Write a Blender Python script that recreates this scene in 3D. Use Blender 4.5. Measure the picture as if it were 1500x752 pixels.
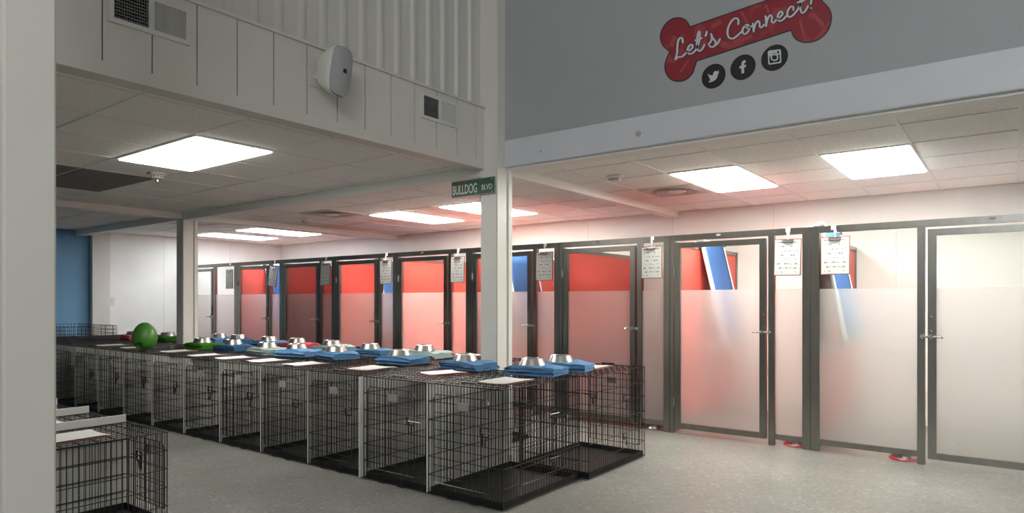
import bpy, bmesh, math, random
from mathutils import Vector, Matrix, noise as mnoise
from mathutils.geometry import tessellate_polygon

for o in list(bpy.data.objects):
    bpy.data.objects.remove(o, do_unlink=True)
S = bpy.context.scene
C = S.collection
PI = math.pi

# ------------------------------------------------------------------ camera
EYE = 1.27
FPX, HY, CX = 973.0, 440.0, 750.0
YAW = math.atan(734 / 973.0)
cd = bpy.data.cameras.new('camera')
cam = bpy.data.objects.new('camera', cd)
C.objects.link(cam)
cam.location = (0, 0, EYE)
cam.rotation_euler = (PI / 2, 0, YAW)
cd.sensor_width = 36.0
cd.lens = FPX / 1500 * 36
cd.shift_y = (HY - 376) / 1500
cd.clip_start = 0.05
S.camera = cam

# ------------------------------------------------------------------ view, world, unseen hall lamp
S.view_settings.view_transform = 'Standard'
S.view_settings.look = 'None'
S.view_settings.exposure = 1.5
S.view_settings.gamma = 1.0
S.view_settings.use_curve_mapping = False
S.cycles.max_bounces = 10
S.cycles.diffuse_bounces = 5
S.cycles.transparent_max_bounces = 16
S.cycles.sample_clamp_indirect = 6.0
S.cycles.caustics_reflective = False
W = bpy.data.worlds.new('world')
S.world = W
W.use_nodes = True
W.node_tree.nodes['Background'].inputs[0].default_value = (0.6, 0.66, 0.75, 1)
W.node_tree.nodes['Background'].inputs[1].default_value = 0.0

PANEL = 14.0           # brightness of the lit ceiling panels
HALL = 80.0           # watts of the unseen lamp added for the tall hall


def lamp(name, loc, size, sizey, power, col):
    l = bpy.data.lights.new(name, 'AREA')
    l.shape = 'RECTANGLE'
    l.size, l.size_y = size, sizey
    l.energy = power
    l.color = col
    o = bpy.data.objects.new(name, l)
    o.location = loc
    C.objects.link(o)
    return o


# unseen area lamp added to light the tall hall, in the windowless near wall's plane
lamp('hall_fill_offscreen', (1.6, -3.95, 3.75), 4.5, 1.2, HALL, (0.95, 0.97, 1.0)).rotation_euler = (math.radians(82), 0, 0)

# ------------------------------------------------------------------ pixel helpers


def ray(x, y):
    r = (x - CX) / FPX
    return (r * math.cos(YAW) - math.sin(YAW), r * math.sin(YAW) + math.cos(YAW), (HY - y) / FPX)


def at_z(x, y, z):
    d = ray(x, y)
    t = (z - EYE) / d[2]
    return Vector((d[0] * t, d[1] * t, z))


def at_y(x, y, Y):
    d = ray(x, y)
    t = Y / d[1]
    return Vector((d[0] * t, Y, EYE + d[2] * t))


# ------------------------------------------------------------------ materials
MATS = {}


def nodes_of(name):
    m = bpy.data.materials.new(name)
    m.use_nodes = True
    nt = m.node_tree
    return m, nt, nt.nodes['Principled BSDF']


def setv(b, **kw):
    for k, v in kw.items():
        b.inputs[k.replace('_', ' ')].default_value = v


def mat(name, col, rough=0.5, metal=0.0, var=0.0, scale=8.0, bump=0.0, bscale=60.0, spec=0.5, stretch=None):
    m, nt, b = nodes_of(name)
    setv(b, Roughness=rough, Metallic=metal)
    b.inputs['Specular IOR Level'].default_value = spec
    b.inputs['Base Color'].default_value = (*col, 1)
    tc = nt.nodes.new('ShaderNodeTexCoord')
    src = tc.outputs['Object']
    if stretch:
        mp = nt.nodes.new('ShaderNodeMapping')
        mp.inputs['Scale'].default_value = stretch
        nt.links.new(src, mp.inputs['Vector'])
        src = mp.outputs['Vector']
    if var > 0:
        n = nt.nodes.new('ShaderNodeTexNoise')
        n.inputs['Scale'].default_value = scale
        n.inputs['Detail'].default_value = 4
        nt.links.new(src, n.inputs['Vector'])
        r = nt.nodes.new('ShaderNodeValToRGB')
        r.color_ramp.elements[0].position = 0.3
        r.color_ramp.elements[1].position = 0.7
        r.color_ramp.elements[0].color = (*[max(0, c * (1 - var)) for c in col], 1)
        r.color_ramp.elements[1].color = (*[min(1, c * (1 + var)) for c in col], 1)
        nt.links.new(n.outputs['Fac'], r.inputs['Fac'])
        nt.links.new(r.outputs['Color'], b.inputs['Base Color'])
    if bump > 0:
        n2 = nt.nodes.new('ShaderNodeTexNoise')
        n2.inputs['Scale'].default_value = bscale
        n2.inputs['Detail'].default_value = 3
        nt.links.new(src, n2.inputs['Vector'])
        bp = nt.nodes.new('ShaderNodeBump')
        bp.inputs['Strength'].default_value = bump
        bp.inputs['Distance'].default_value = 0.01
        nt.links.new(n2.outputs['Fac'], bp.inputs['Height'])
        nt.links.new(bp.outputs['Normal'], b.inputs['Normal'])
    MATS[name] = m
    return m


mat('wall_white', (0.82, 0.815, 0.79), 0.45, var=0.03, scale=3, bump=0.05, bscale=120)
mat('fascia_white', (0.67, 0.655, 0.61), 0.5, var=0.03, scale=3, bump=0.06, bscale=150)
mat('siding_white', (0.63, 0.62, 0.59), 0.4, var=0.03, scale=2)
mat('header_white', (0.62, 0.64, 0.68), 0.4, var=0.03, scale=3)
mat('gray_paint', (0.375, 0.385, 0.40), 0.5, var=0.03, scale=2, bump=0.05, bscale=100)
mat('blue_paint', (0.15, 0.36, 0.58), 0.5, var=0.04, scale=2)
mat('tile', (0.90, 0.89, 0.84), 0.9, var=0.06, scale=40, bump=0.15, bscale=200)
mat('grid', (0.84, 0.83, 0.79), 0.5)
mat('plate_dark', (0.16, 0.16, 0.15), 0.6)
mat('duct_metal', (0.30, 0.30, 0.29), 0.5, 0.3)
mat('stain', (0.42, 0.40, 0.34), 0.7)
mat('slot_shade', (0.07, 0.07, 0.07), 0.7)
mat('vent_gray', (0.20, 0.20, 0.19), 0.6, var=0.1, scale=20)
mat('diffuser_gray', (0.56, 0.55, 0.51), 0.6, var=0.1, scale=20)
mat('vent_white', (0.66, 0.66, 0.64), 0.45)
mat('column_white', (0.70, 0.69, 0.64), 0.38, var=0.03, scale=4)
mat('steel', (0.27, 0.265, 0.245), 0.30, 1.0, var=0.08, scale=5, stretch=(3, 3, 0.5))
mat('steel_bright', (0.55, 0.54, 0.52), 0.32, 1.0, var=0.05, scale=12)
mat('brushed', (0.60, 0.59, 0.57), 0.25, 1.0)
mat('kennel_red', (0.68, 0.080, 0.062), 0.38, var=0.05, scale=3)
mat('cot_blue', (0.035, 0.115, 0.33), 0.7, var=0.1, scale=60, bump=0.1, bscale=300)
mat('cot_white', (0.78, 0.78, 0.76), 0.35)
mat('cot_gray', (0.20, 0.20, 0.20), 0.5)
mat('wire_black', (0.014, 0.014, 0.014), 0.32, 0.0, spec=0.6)
mat('wire_steel', (0.10, 0.10, 0.095), 0.3, 0.9)
mat('pan_black', (0.012, 0.012, 0.012), 0.45, var=0.2, scale=10)
mat('divider_gray', (0.66, 0.65, 0.60), 0.5, var=0.04, scale=6)
mat('plate_gray', (0.30, 0.30, 0.29), 0.4, var=0.15, scale=60)
mat('speaker_white', (0.72, 0.72, 0.69), 0.45)
mat('speaker_grille', (0.40, 0.41, 0.42), 0.6, var=0.12, scale=250)
mat('bone_line', (0.035, 0.035, 0.032), 0.5)
mat('decal_black', (0.012, 0.012, 0.012), 0.45)
mat('decal_white', (0.60, 0.62, 0.65), 0.45)
mat('sign_green', (0.008, 0.075, 0.020), 0.4)
mat('sign_white', (0.62, 0.63, 0.62), 0.4)
mat('detector', (0.70, 0.69, 0.64), 0.45)
mat('label_white', (0.82, 0.82, 0.80), 0.5)
mat('label_red', (0.6, 0.05, 0.05), 0.5)
mat('board_brown', (0.30, 0.13, 0.09), 0.6, var=0.1, scale=30)
mat('sheet_white', (0.66, 0.65, 0.62), 0.35)
mat('sheet_red', (0.55, 0.08, 0.07), 0.5)
mat('sheet_pink', (0.80, 0.28, 0.32), 0.5)
mat('toy_green', (0.05, 0.19, 0.02), 0.4, var=0.08, scale=8)
mat('bowl_red', (0.55, 0.02, 0.04), 0.4)
mat('outlet', (0.7, 0.7, 0.67), 0.4)
for nm, col in {'towel_blue': (0.11, 0.24, 0.43), 'towel_deep': (0.05, 0.12, 0.23), 'towel_light': (0.16, 0.34, 0.60),
                'towel_sage': (0.40, 0.50, 0.48), 'towel_pink': (0.62, 0.10, 0.14), 'towel_green': (0.05, 0.20, 0.02)}.items():
    mat(nm, col, 0.95, var=0.15, scale=35, bump=0.5, bscale=180, spec=0.1)


def mat_floor():
    m, nt, b = nodes_of('floor')
    tc = nt.nodes.new('ShaderNodeTexCoord')
    n1 = nt.nodes.new('ShaderNodeTexNoise'); n1.inputs['Scale'].default_value = 1.3; n1.inputs['Detail'].default_value = 6
    n2 = nt.nodes.new('ShaderNodeTexVoronoi'); n2.inputs['Scale'].default_value = 55
    n3 = nt.nodes.new('ShaderNodeTexNoise'); n3.inputs['Scale'].default_value = 45; n3.inputs['Detail'].default_value = 4
    for n in (n1, n2, n3):
        nt.links.new(tc.outputs['Object'], n.inputs['Vector'])
    r1 = nt.nodes.new('ShaderNodeValToRGB')
    r1.color_ramp.elements[0].position = 0.3; r1.color_ramp.elements[1].position = 0.7
    r1.color_ramp.elements[0].color = (0.185, 0.182, 0.164, 1)
    r1.color_ramp.elements[1].color = (0.25, 0.246, 0.228, 1)
    nt.links.new(n1.outputs['Fac'], r1.inputs['Fac'])
    sp = nt.nodes.new('ShaderNodeSeparateColor')
    nt.links.new(n2.outputs['Color'], sp.inputs['Color'])
    r2 = nt.nodes.new('ShaderNodeValToRGB')
    r2.color_ramp.interpolation = 'LINEAR'
    e = r2.color_ramp.elements
    e[0].position = 0.0; e[0].color = (0.72, 0.72, 0.72, 1)
    e[1].position = 1.0; e[1].color = (1.5, 1.5, 1.5, 1)
    k = e.new(0.12); k.color = (0.97, 0.97, 0.97, 1)
    k = e.new(0.90); k.color = (1.03, 1.03, 1.03, 1)
    nt.links.new(sp.outputs['Red'], r2.inputs['Fac'])
    mx = nt.nodes.new('ShaderNodeMix'); mx.data_type = 'RGBA'; mx.blend_type = 'MULTIPLY'; mx.inputs['Factor'].default_value = 1
    nt.links.new(r1.outputs['Color'], mx.inputs['A']); nt.links.new(r2.outputs['Color'], mx.inputs['B'])
    nt.links.new(mx.outputs['Result'], b.inputs['Base Color'])
    rr = nt.nodes.new('ShaderNodeMapRange'); rr.inputs['To Min'].default_value = 0.30; rr.inputs['To Max'].default_value = 0.46
    nt.links.new(n3.outputs['Fac'], rr.inputs['Value']); nt.links.new(rr.outputs['Result'], b.inputs['Roughness'])
    MATS['floor'] = m


def mat_glass():
    m, nt, b = nodes_of('glass_clear')
    nt.nodes.remove(b)
    out = nt.nodes['Material Output']
    tr = nt.nodes.new('ShaderNodeBsdfTransparent'); tr.inputs[0].default_value = (0.93, 0.95, 0.94, 1)
    gl = nt.nodes.new('ShaderNodeBsdfGlossy'); gl.inputs['Roughness'].default_value = 0.02
    lw = nt.nodes.new('ShaderNodeLayerWeight'); lw.inputs['Blend'].default_value = 0.5
    pw_ = nt.nodes.new('ShaderNodeMath'); pw_.operation = 'POWER'; pw_.inputs[1].default_value = 4.0
    nt.links.new(lw.outputs['Facing'], pw_.inputs[0])
    fr = nt.nodes.new('ShaderNodeMath'); fr.operation = 'MULTIPLY_ADD'; fr.inputs[1].default_value = 0.6; fr.inputs[2].default_value = 0.025
    nt.links.new(pw_.outputs[0], fr.inputs[0])
    mx = nt.nodes.new('ShaderNodeMixShader')
    nt.links.new(fr.outputs[0], mx.inputs[0]); nt.links.new(tr.outputs[0], mx.inputs[1]); nt.links.new(gl.outputs[0], mx.inputs[2])
    nt.links.new(mx.outputs[0], out.inputs[0])
    MATS['glass_clear'] = m
    m, nt, b = nodes_of('glass_frosted')
    nt.nodes.remove(b)
    out = nt.nodes['Material Output']
    rf = nt.nodes.new('ShaderNodeBsdfRefraction'); rf.inputs['Roughness'].default_value = 0.5; rf.inputs['IOR'].default_value = 1.22
    rf.inputs['Color'].default_value = (0.98, 0.985, 0.98, 1)
    df = nt.nodes.new('ShaderNodeBsdfDiffuse'); df.inputs['Color'].default_value = (0.86, 0.87, 0.85, 1)
    tl = nt.nodes.new('ShaderNodeBsdfTranslucent'); tl.inputs['Color'].default_value = (0.95, 0.95, 0.93, 1)
    m1 = nt.nodes.new('ShaderNodeMixShader'); m1.inputs[0].default_value = 0.5
    nt.links.new(df.outputs[0], m1.inputs[1]); nt.links.new(tl.outputs[0], m1.inputs[2])
    m2 = nt.nodes.new('ShaderNodeMixShader'); m2.inputs[0].default_value = 0.34
    nt.links.new(rf.outputs[0], m2.inputs[1]); nt.links.new(m1.outputs[0], m2.inputs[2])
    nt.links.new(m2.outputs[0], out.inputs[0])
    MATS['glass_frosted'] = m


def mat_emit(name, col, st):
    m, nt, b = nodes_of(name)
    setv(b, Roughness=0.5)
    b.inputs['Base Color'].default_value = (0.8, 0.8, 0.8, 1)
    b.inputs['Emission Color'].default_value = (*col, 1)
    b.inputs['Emission Strength'].default_value = st
    MATS[name] = m


def mat_note():
    # handwritten form: rows of broken dark strokes on white paper
    m, nt, b = nodes_of('note_paper')
    setv(b, Roughness=0.5)
    tc = nt.nodes.new('ShaderNodeTexCoord')
    sep = nt.nodes.new('ShaderNodeSeparateXYZ')
    nt.links.new(tc.outputs['Object'], sep.inputs[0])

    def math_(op, a, bb=None):
        n = nt.nodes.new('ShaderNodeMath'); n.operation = op
        for i, v in enumerate((a, bb)):
            if v is None:
                continue
            if isinstance(v, (int, float)):
                n.inputs[i].default_value = v
            else:
                nt.links.new(v, n.inputs[i])
        return n.outputs[0]
    z = math_('MULTIPLY', sep.outputs['Z'], 27.0)
    fr = math_('FRACT', z)
    row = math_('FLOOR', z)
    line = math_('MULTIPLY', math_('GREATER_THAN', fr, 0.30), math_('LESS_THAN', fr, 0.62))
    cmb = nt.nodes.new('ShaderNodeCombineXYZ')
    nt.links.new(math_('MULTIPLY', sep.outputs['X'], 60.0), cmb.inputs[0])
    nt.links.new(math_('MULTIPLY', row, 7.31), cmb.inputs[1])
    nt.links.new(math_('MULTIPLY', fr, 1.4), cmb.inputs[2])
    n1 = nt.nodes.new('ShaderNodeTexNoise'); n1.inputs['Scale'].default_value = 1.0; n1.inputs['Detail'].default_value = 5
    nt.links.new(cmb.outputs[0], n1.inputs['Vector'])
    ink = math_('MULTIPLY', line, math_('GREATER_THAN', n1.outputs['Fac'], 0.53))
    edge = math_('LESS_THAN', math_('ABSOLUTE', sep.outputs['X']), 0.085)
    ink = math_('MULTIPLY', math_('MULTIPLY', ink, edge), 0.75)
    mx = nt.nodes.new('ShaderNodeMix'); mx.data_type = 'RGBA'
    mx.inputs['A'].default_value = (0.60, 0.60, 0.575, 1); mx.inputs['B'].default_value = (0.04, 0.04, 0.045, 1)
    nt.links.new(ink, mx.inputs['Factor'])
    nt.links.new(mx.outputs['Result'], b.inputs['Base Color'])
    MATS['note_paper'] = m


def mat_bone():
    m, nt, b = nodes_of('bone_red')
    setv(b, Roughness=0.45)
    tc = nt.nodes.new('ShaderNodeTexCoord')
    v = nt.nodes.new('ShaderNodeTexNoise'); v.inputs['Scale'].default_value = 9; v.inputs['Detail'].default_value = 1
    nt.links.new(tc.outputs['Object'], v.inputs['Vector'])
    r = nt.nodes.new('ShaderNodeValToRGB')
    r.color_ramp.elements[0].position = 0.55; r.color_ramp.elements[1].position = 0.62
    r.color_ramp.elements[0].color = (0.27, 0.022, 0.035, 1)
    r.color_ramp.elements[1].color = (0.35, 0.052, 0.058, 1)
    nt.links.new(v.outputs['Fac'], r.inputs['Fac'])
    nt.links.new(r.outputs['Color'], b.inputs['Base Color'])
    MATS['bone_red'] = m
    mat('bone_pale', (0.36, 0.065, 0.068), 0.45)


mat_floor(); mat_glass(); mat_note(); mat_bone()
mat_emit('panel_lit', (1.0, 0.985, 0.89), PANEL)
mat_emit('panel_lit_cool', (0.90, 0.97, 1.0), PANEL * .5)
mat_emit('panel_lit_soft', (1.0, 0.98, 0.93), PANEL * .50)

# ------------------------------------------------------------------ mesh helpers


class MB:
    def __init__(s):
        s.v, s.f = [], []

    def add(s, vs, fs):
        o = len(s.v)
        s.v += [tuple(p) for p in vs]
        s.f += [tuple(i + o for i in f) for f in fs]
        return s

    def box(s, x0, x1, y0, y1, z0, z1, ch=0.0):
        if ch <= 0:
            vs = [(x, y, z) for x in (x0, x1) for y in (y0, y1) for z in (z0, z1)]
            return s.add(vs, [(0, 1, 3, 2), (4, 6, 7, 5), (0, 4, 5, 1), (2, 3, 7, 6), (0, 2, 6, 4), (1, 5, 7, 3)])
        bm = bmesh.new()
        bmesh.ops.create_cube(bm, size=1)
        for v in bm.verts:
            v.co = Vector(((x0 + x1) / 2 + v.co.x * (x1 - x0), (y0 + y1) / 2 + v.co.y * (y1 - y0), (z0 + z1) / 2 + v.co.z * (z1 - z0)))
        bmesh.ops.bevel(bm, geom=bm.edges[:], offset=ch, segments=2, affect='EDGES')
        return s.frombm(bm)

    def frombm(s, bm):
        bm.verts.index_update()
        s.add([v.co.copy() for v in bm.verts], [[v.index for v in f.verts] for f in bm.faces])
        bm.free()
        return s

    def tube(s, pts, r, n=6, cap=True):
        pts = [Vector(p) for p in pts]
        rings = []
        prev = None
        for i, p in enumerate(pts):
            d = (pts[min(i + 1, len(pts) - 1)] - pts[max(i - 1, 0)]).normalized()
            up = Vector((0, 0, 1)) if abs(d.z) < 0.9 else Vector((1, 0, 0))
            if prev is not None:
                a = (prev - d * prev.dot(d))
                a = a.normalized() if a.length > 1e-5 else d.cross(up).normalized()
            else:
                a = d.cross(up).normalized()
            prev = a
            b = d.cross(a)
            rr = r[i] if isinstance(r, (list, tuple)) else r
            rings.append([p + (a * math.cos(2 * PI * k / n + PI / 4) + b * math.sin(2 * PI * k / n + PI / 4)) * rr for k in range(n)])
        vs = [q for R in rings for q in R]
        fs = []
        for i in range(len(rings) - 1):
            for k in range(n):
                fs.append((i * n + k, i * n + (k + 1) % n, (i + 1) * n + (k + 1) % n, (i + 1) * n + k))
        if cap:
            fs.append(tuple(range(n - 1, -1, -1)))
            fs.append(tuple((len(rings) - 1) * n + k for k in range(n)))
        return s.add(vs, fs)

    def lathe(s, prof, n=28, c=(0, 0, 0)):
        vs, fs = [], []
        m = len(prof)
        for k in range(n):
            a = 2 * PI * k / n
            for (r, z) in prof:
                vs.append((c[0] + r * math.cos(a), c[1] + r * math.sin(a), c[2] + z))
        for k in range(n):
            for i in range(m - 1):
                a, b = k * m + i, ((k + 1) % n) * m + i
                fs.append((a, b, b + 1, a + 1))
        s.add(vs, fs)
        return s

    def prism(s, pts, thick, axis='Y'):
        """flat outline pts (list of Vectors in a plane Y=const), thickness towards -Y"""
        n = len(pts)
        flat = [Vector((p[0], p[2], 0)) for p in pts]
        tris = tessellate_polygon([flat])
        vs = [Vector(p) for p in pts] + [Vector(p) - Vector((0, thick, 0)) for p in pts]
        fs = [tuple(t) for t in tris] + [tuple(n + k for k in reversed(t)) for t in tris]
        fs += [(k, (k + 1) % n, n + (k + 1) % n, n + k) for k in range(n)]
        return s.add(vs, fs)

    def mesh(s, name, m, smooth=False):
        me = bpy.data.meshes.new(name)
        me.from_pydata(s.v, [], s.f)
        me.materials.append(MATS[m])
        bm = bmesh.new(); bm.from_mesh(me)
        bmesh.ops.recalc_face_normals(bm, faces=bm.faces[:])
        if smooth:
            for f in bm.faces:
                f.smooth = True
            for e in bm.edges:
                if len(e.link_faces) == 2 and e.calc_face_angle(0) > math.radians(38):
                    e.smooth = False
        bm.to_mesh(me); bm.free()
        return me

    def build(s, name, m, parent=None, smooth=False):
        return link(name, s.mesh(name, m, smooth), parent)


def link(name, me, parent=None, loc=None):
    o = bpy.data.objects.new(name, me)
    C.objects.link(o)
    if parent:
        o.parent = parent
    if loc is not None:
        o.location = loc
    return o


def tag(o, label, cat, group=None):
    o['label'] = label
    o['category'] = cat
    if group:
        o['group'] = group
    return o


def thing(name, label, cat, loc=(0, 0, 0), rz=0, group=None):
    o = bpy.data.objects.new(name, None)
    C.objects.link(o)
    o.location = loc
    o.rotation_euler = (0, 0, rz)
    o.empty_display_size = 0.1
    return tag(o, label, cat, group)


def struct(o):
    o['kind'] = 'structure'
    return o


def box(name, m, x0, x1, y0, y1, z0, z1, parent=None, ch=0.0):
    return MB().box(x0, x1, y0, y1, z0, z1, ch).build(name, m, parent, smooth=ch > 0)


ORD = ['first', 'second', 'third', 'fourth', 'fifth', 'sixth', 'seventh', 'eighth', 'ninth', 'tenth', 'eleventh', 'twelfth',
       'thirteenth', 'fourteenth', 'fifteenth']

# ------------------------------------------------------------------ the shell
CZ = 2.37             # low ceiling
XF = -3.43            # face of the boarded fascia
YH = 4.28             # face of the grey wall and its header
YB = 7.85             # back wall
XW = -11.75           # far wall
YK = 6.0              # kennel fronts
XR, YN = 4.2, -4.0    # unseen walls
TOP = 4.6

struct(box('floor', 'floor', XW - .2, XR + .2, YN - .2, YB + .2, -0.1, 0))

# back wall: white panels with thin seams
wb = struct(box('wall_back', 'wall_white', XW, XR, YB + 0.008, YB + 0.12, 0, CZ + .1))
pw = 1.22
x = -3.40
xs = []
while x > XW:
    xs.append(x); x -= pw
xs.append(XW)
xs = sorted(set(xs + [-3.40 + pw * k for k in range(1, 7)] + [XR]))
for a, b in zip(xs, xs[1:]):
    if b - a > 0.05:
        box('wall_panel', 'wall_white', a + .002, b - .002, YB, YB + .01, 0, CZ + .1, wb)

# far wall: blue in front of the pilaster, white behind it
struct(box('wall_far', 'wall_white', XW - .12, XW, 4.4, YB, 0, CZ + .1))
for k, (a, b) in enumerate([(4.4, 5.55), (5.554, 6.77), (6.774, YB)]):
    box('wall_panel', 'wall_white', XW, XW + .006, a, b, 0, CZ, bpy.data.objects['wall_far'])
struct(box('wall_blue', 'blue_paint', XW - .12, XW, YN, 4.4, 0, CZ + .1))
struct(box('wall_near', 'wall_white', XW, XR, YN - .12, YN, 0, TOP))
struct(box('wall_right', 'wall_white', XR, XR + .12, YN, YB, 0, TOP))

# tall hall
struct(box('ceiling_hall', 'wall_white', XF - .3, XR, YN, YH + .3, TOP, TOP + .1))
# grey wall above a white header
struct(box('wall_gray', 'gray_paint', -3.30, XR, YH, YH + .15, 2.56, TOP))
hd = struct(box('trim_1', 'header_white', -3.30, XR, YH - .012, YH + .15, 2.35, 2.565, ch=.004))
box('trim_lip', 'grid', -3.30, XR, YH + .03, YH + .175, 2.335, 2.352, hd)
for (px, py, r) in [(935, 196, .022), (792, 222, .010)]:
    p = at_y(px, py, YH - .012)
    MB().lathe([(0, 0), (r, 0), (r, .002), (0, .002)], 16).build('stain_spot', 'stain', hd).matrix_local = Matrix.Translation(p) @ Matrix.Rotation(PI / 2, 4, 'X')

# boarded fascia on the left: flat boards with open joints below, ribbed metal above
VENTS = [(1.556 - .172, 1.556 + .172, 2.618, 2.762), (3.64 - .172, 3.64 + .172, 2.618, 2.762)]


def holed(m, x0, x1, y0, y1, z0, z1):
    """box with the vent openings left out"""
    for (a, b, c, d) in VENTS:
        if a < y1 and b > y0:
            m.box(x0, x1, y0, y1, z0, c)
            m.box(x0, x1, y0, y1, d, z1)
            if a > y0:
                holed(m, x0, x1, y0, a, c, d)
            if b < y1:
                holed(m, x0, x1, b, y1, c, d)
            return m
    return m.box(x0, x1, y0, y1, z0, z1)


fa = struct(holed(MB(), XF - .12, XF - .026, YN, 4.2, 2.34, 2.86).build('wall_left', 'fascia_white'))
y0 = 1.338 - 0.2275 * 24
while y0 < 4.15:
    y1 = min(y0 + .2275, 4.19)
    if y1 > YN and y1 - y0 > .03:
        holed(MB(), XF - .027, XF, max(y0, YN) + .0035, y1 - .0035, 2.40, 2.83).build('board', 'fascia_white', fa)
    y0 += 0.2275
box('bottom_trim', 'fascia_white', XF - .12, XF + .001, YN, 4.19, 2.335, 2.402, fa)
box('top_trim', 'fascia_white', XF - .05, XF + .018, YN, 4.19, 2.826, 2.842, fa, )
mb = MB()
prof = []
yy = 2.311 - .158 * 45
while yy < 4.24:
    if yy > YN:
        prof += [(yy - .035, 0), (yy - .022, .022), (yy + .004, .022), (yy + .017, 0)]
    yy += .158
vs = [(XF - .04 + d, y, z) for (y, d) in prof for z in (2.84, TOP)]
mb.add(vs, [(2 * i, 2 * i + 2, 2 * i + 3, 2 * i + 1) for i in range(len(prof) - 1)])
rs = mb.build('ribbed_siding', 'siding_white', fa)
box('siding_back', 'siding_white', XF - .12, XF - .05, YN, 4.24, 2.84, TOP, fa)

# columns and pilaster


def column(name, x0, y0, top, w=.17):
    t = struct(MB().box(x0, x0 + w, y0, y0 + w, 0, top, .006).build(name, 'column_white', smooth=True))
    # flanges along the edges
    box('flange', 'column_white', x0 - .022, x0 + .012, y0 + .03, y0 + w + .01, 0, top - .05 if top > 3 else top, t)
    box('flange', 'column_white', x0 + w - .035, x0 + w + .012, y0 + w - .03, y0 + w + .016, 0, top - .05 if top > 3 else top, t)
    return t


c1 = column('column', -3.47, 4.175, TOP)
c2 = column('column.001', -8.50, 4.175, CZ)
c1['label'] = 'white square column carrying the green street sign'
c2['label'] = 'white square column among the crates below the low ceiling'
struct(box('pilaster', 'column_white', XW, XW + .10, 4.40, 4.66, 0, CZ))
# wall end beside the camera
we = struct(box('wall_end', 'column_white', -2.95, -2.235, 0.62, 0.75, 0, TOP, ch=.006))

# beams under the low ceiling
bx_ = struct(box('beam', 'grid', XW, -3.44, 4.19, 4.33, 2.285, CZ + .02, ch=.004))
struct(box('beam.001', 'grid', -3.45, -3.32, 4.33, YB, 2.30, CZ + .02, ch=.004))
struct(box('beam.002', 'grid', -8.48, -8.35, 4.33, YB, 2.30, CZ + .02, ch=.004))
struct(box('beam.003', 'grid', -8.48, -8.35, YN, 4.19, 2.30, CZ + .02, ch=.004))

# low ceiling: slab, grid bars, tiles
ce = struct(box('ceiling', 'tile', XW, XF - .02, YN, YB, CZ + .02, CZ + .12))
cer = struct(box('ceiling.001', 'tile', XF - .02, XR, YH + .12, YB, CZ + .02, CZ + .12))
T = .61
rnd = random.Random(4)
tile_me = {}


def tile_mesh(w, d):
    k = (round(w, 3), round(d, 3))
    if k not in tile_me:
        tile_me[k] = MB().box(-w / 2, w / 2, -d / 2, d / 2, 0, .012).mesh('ceiling_tile', 'tile')
    return tile_me[k]


def lay_tiles(x0, x1, y0, y1, gx, gy, skip, parent):
    """2 ft grid clipped to a rectangle; gx, gy = one known grid line each way"""
    def lines(a, b, g):
        k = math.ceil((a - g) / T + 1e-6)
        L = [a]
        while g + k * T < b - .02:
            if g + k * T > a + .02:
                L.append(g + k * T)
            k += 1
        return L + [b]
    lx, ly = lines(x0, x1, gx), lines(y0, y1, gy)
    for a, b in zip(lx, lx[1:]):
        for c, d in zip(ly, ly[1:]):
            mx, my = (a + b) / 2, (c + d) / 2
            if any(s[0] < mx < s[1] and s[2] < my < s[3] for s in skip):
                continue
            o = link('ceiling_tile', tile_mesh(b - a - .016, d - c - .016), parent, (mx, my, CZ + rnd.uniform(0, .003)))
            o.rotation_euler = (rnd.uniform(-.002, .002), rnd.uniform(-.002, .002), 0)
    for v in lx[1:-1]:
        for c, d in zip(ly, ly[1:]):
            if any(s[0] + .1 < v < s[1] - .1 and s[2] < (c + d) / 2 < s[3] for s in skip):
                continue
            box('grid_bar', 'grid', v - .011, v + .011, c, d, CZ - .003, CZ + .004, parent)
    for v in ly[1:-1]:
        for a, b in zip(lx, lx[1:]):
            if any(s[2] + .1 < v < s[3] - .1 and s[0] < (a + b) / 2 < s[1] for s in skip):
                continue
            box('grid_bar', 'grid', a, b, v - .006, v + .006, CZ - .002, CZ + .004, parent)


# (x0, x1, y0, y1) of fixtures let into the ceiling
LIGHTS_R = [(-1.175, -.57, 5.40, 6.62), (-2.39, -1.785, 5.40, 6.62)]
LIGHTS_M = [(-6.60, -5.99, 5.67, 6.89), (-5.38 + .13, -4.77 + .13, 5.67, 6.89)]
LIGHTS_F = [(-9.72, -9.11, 5.67, 6.89), (-10.94, -10.33, 5.67, 6.89)]
LIGHTS_L = [(-5.55, -4.33, 2.25, 2.86)]
DIF_R = [(-3.0, -2.39, 6.01, 6.62)]
DIF_M = [(-7.21, -6.60, 5.06, 5.67)]
DIF_F = [(-9.11, -8.50, 6.89, 7.50)]
GRILLE_L = [(-7.38, -6.16, 2.25, 2.86), (-7.38, -6.16, 1.64, 2.25)]
lay_tiles(-3.33, XR, YH + .17, YB, -.575, 5.40, LIGHTS_R + DIF_R, cer)
LIGHTS_M[1] = (-5.38, -4.77, 5.67, 6.89)
lay_tiles(-8.355, -3.445, 4.32, YB, -5.99, 5.67, LIGHTS_M + DIF_M, ce)
lay_tiles(XW, -8.475, 4.32, YB, -9.11, 5.67, LIGHTS_F + DIF_F, ce)
lay_tiles(-8.355, XF - .11, 0.2, 4.195, -4.33, 2.25, LIGHTS_L + GRILLE_L, ce)
lay_tiles(XW, -8.475, 1.2, 4.195, -9.11, 2.25, [], ce)
box('ceiling_far_strip', 'tile', XW, XF - .11, YN, .2, CZ, CZ + .02, ce)


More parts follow.
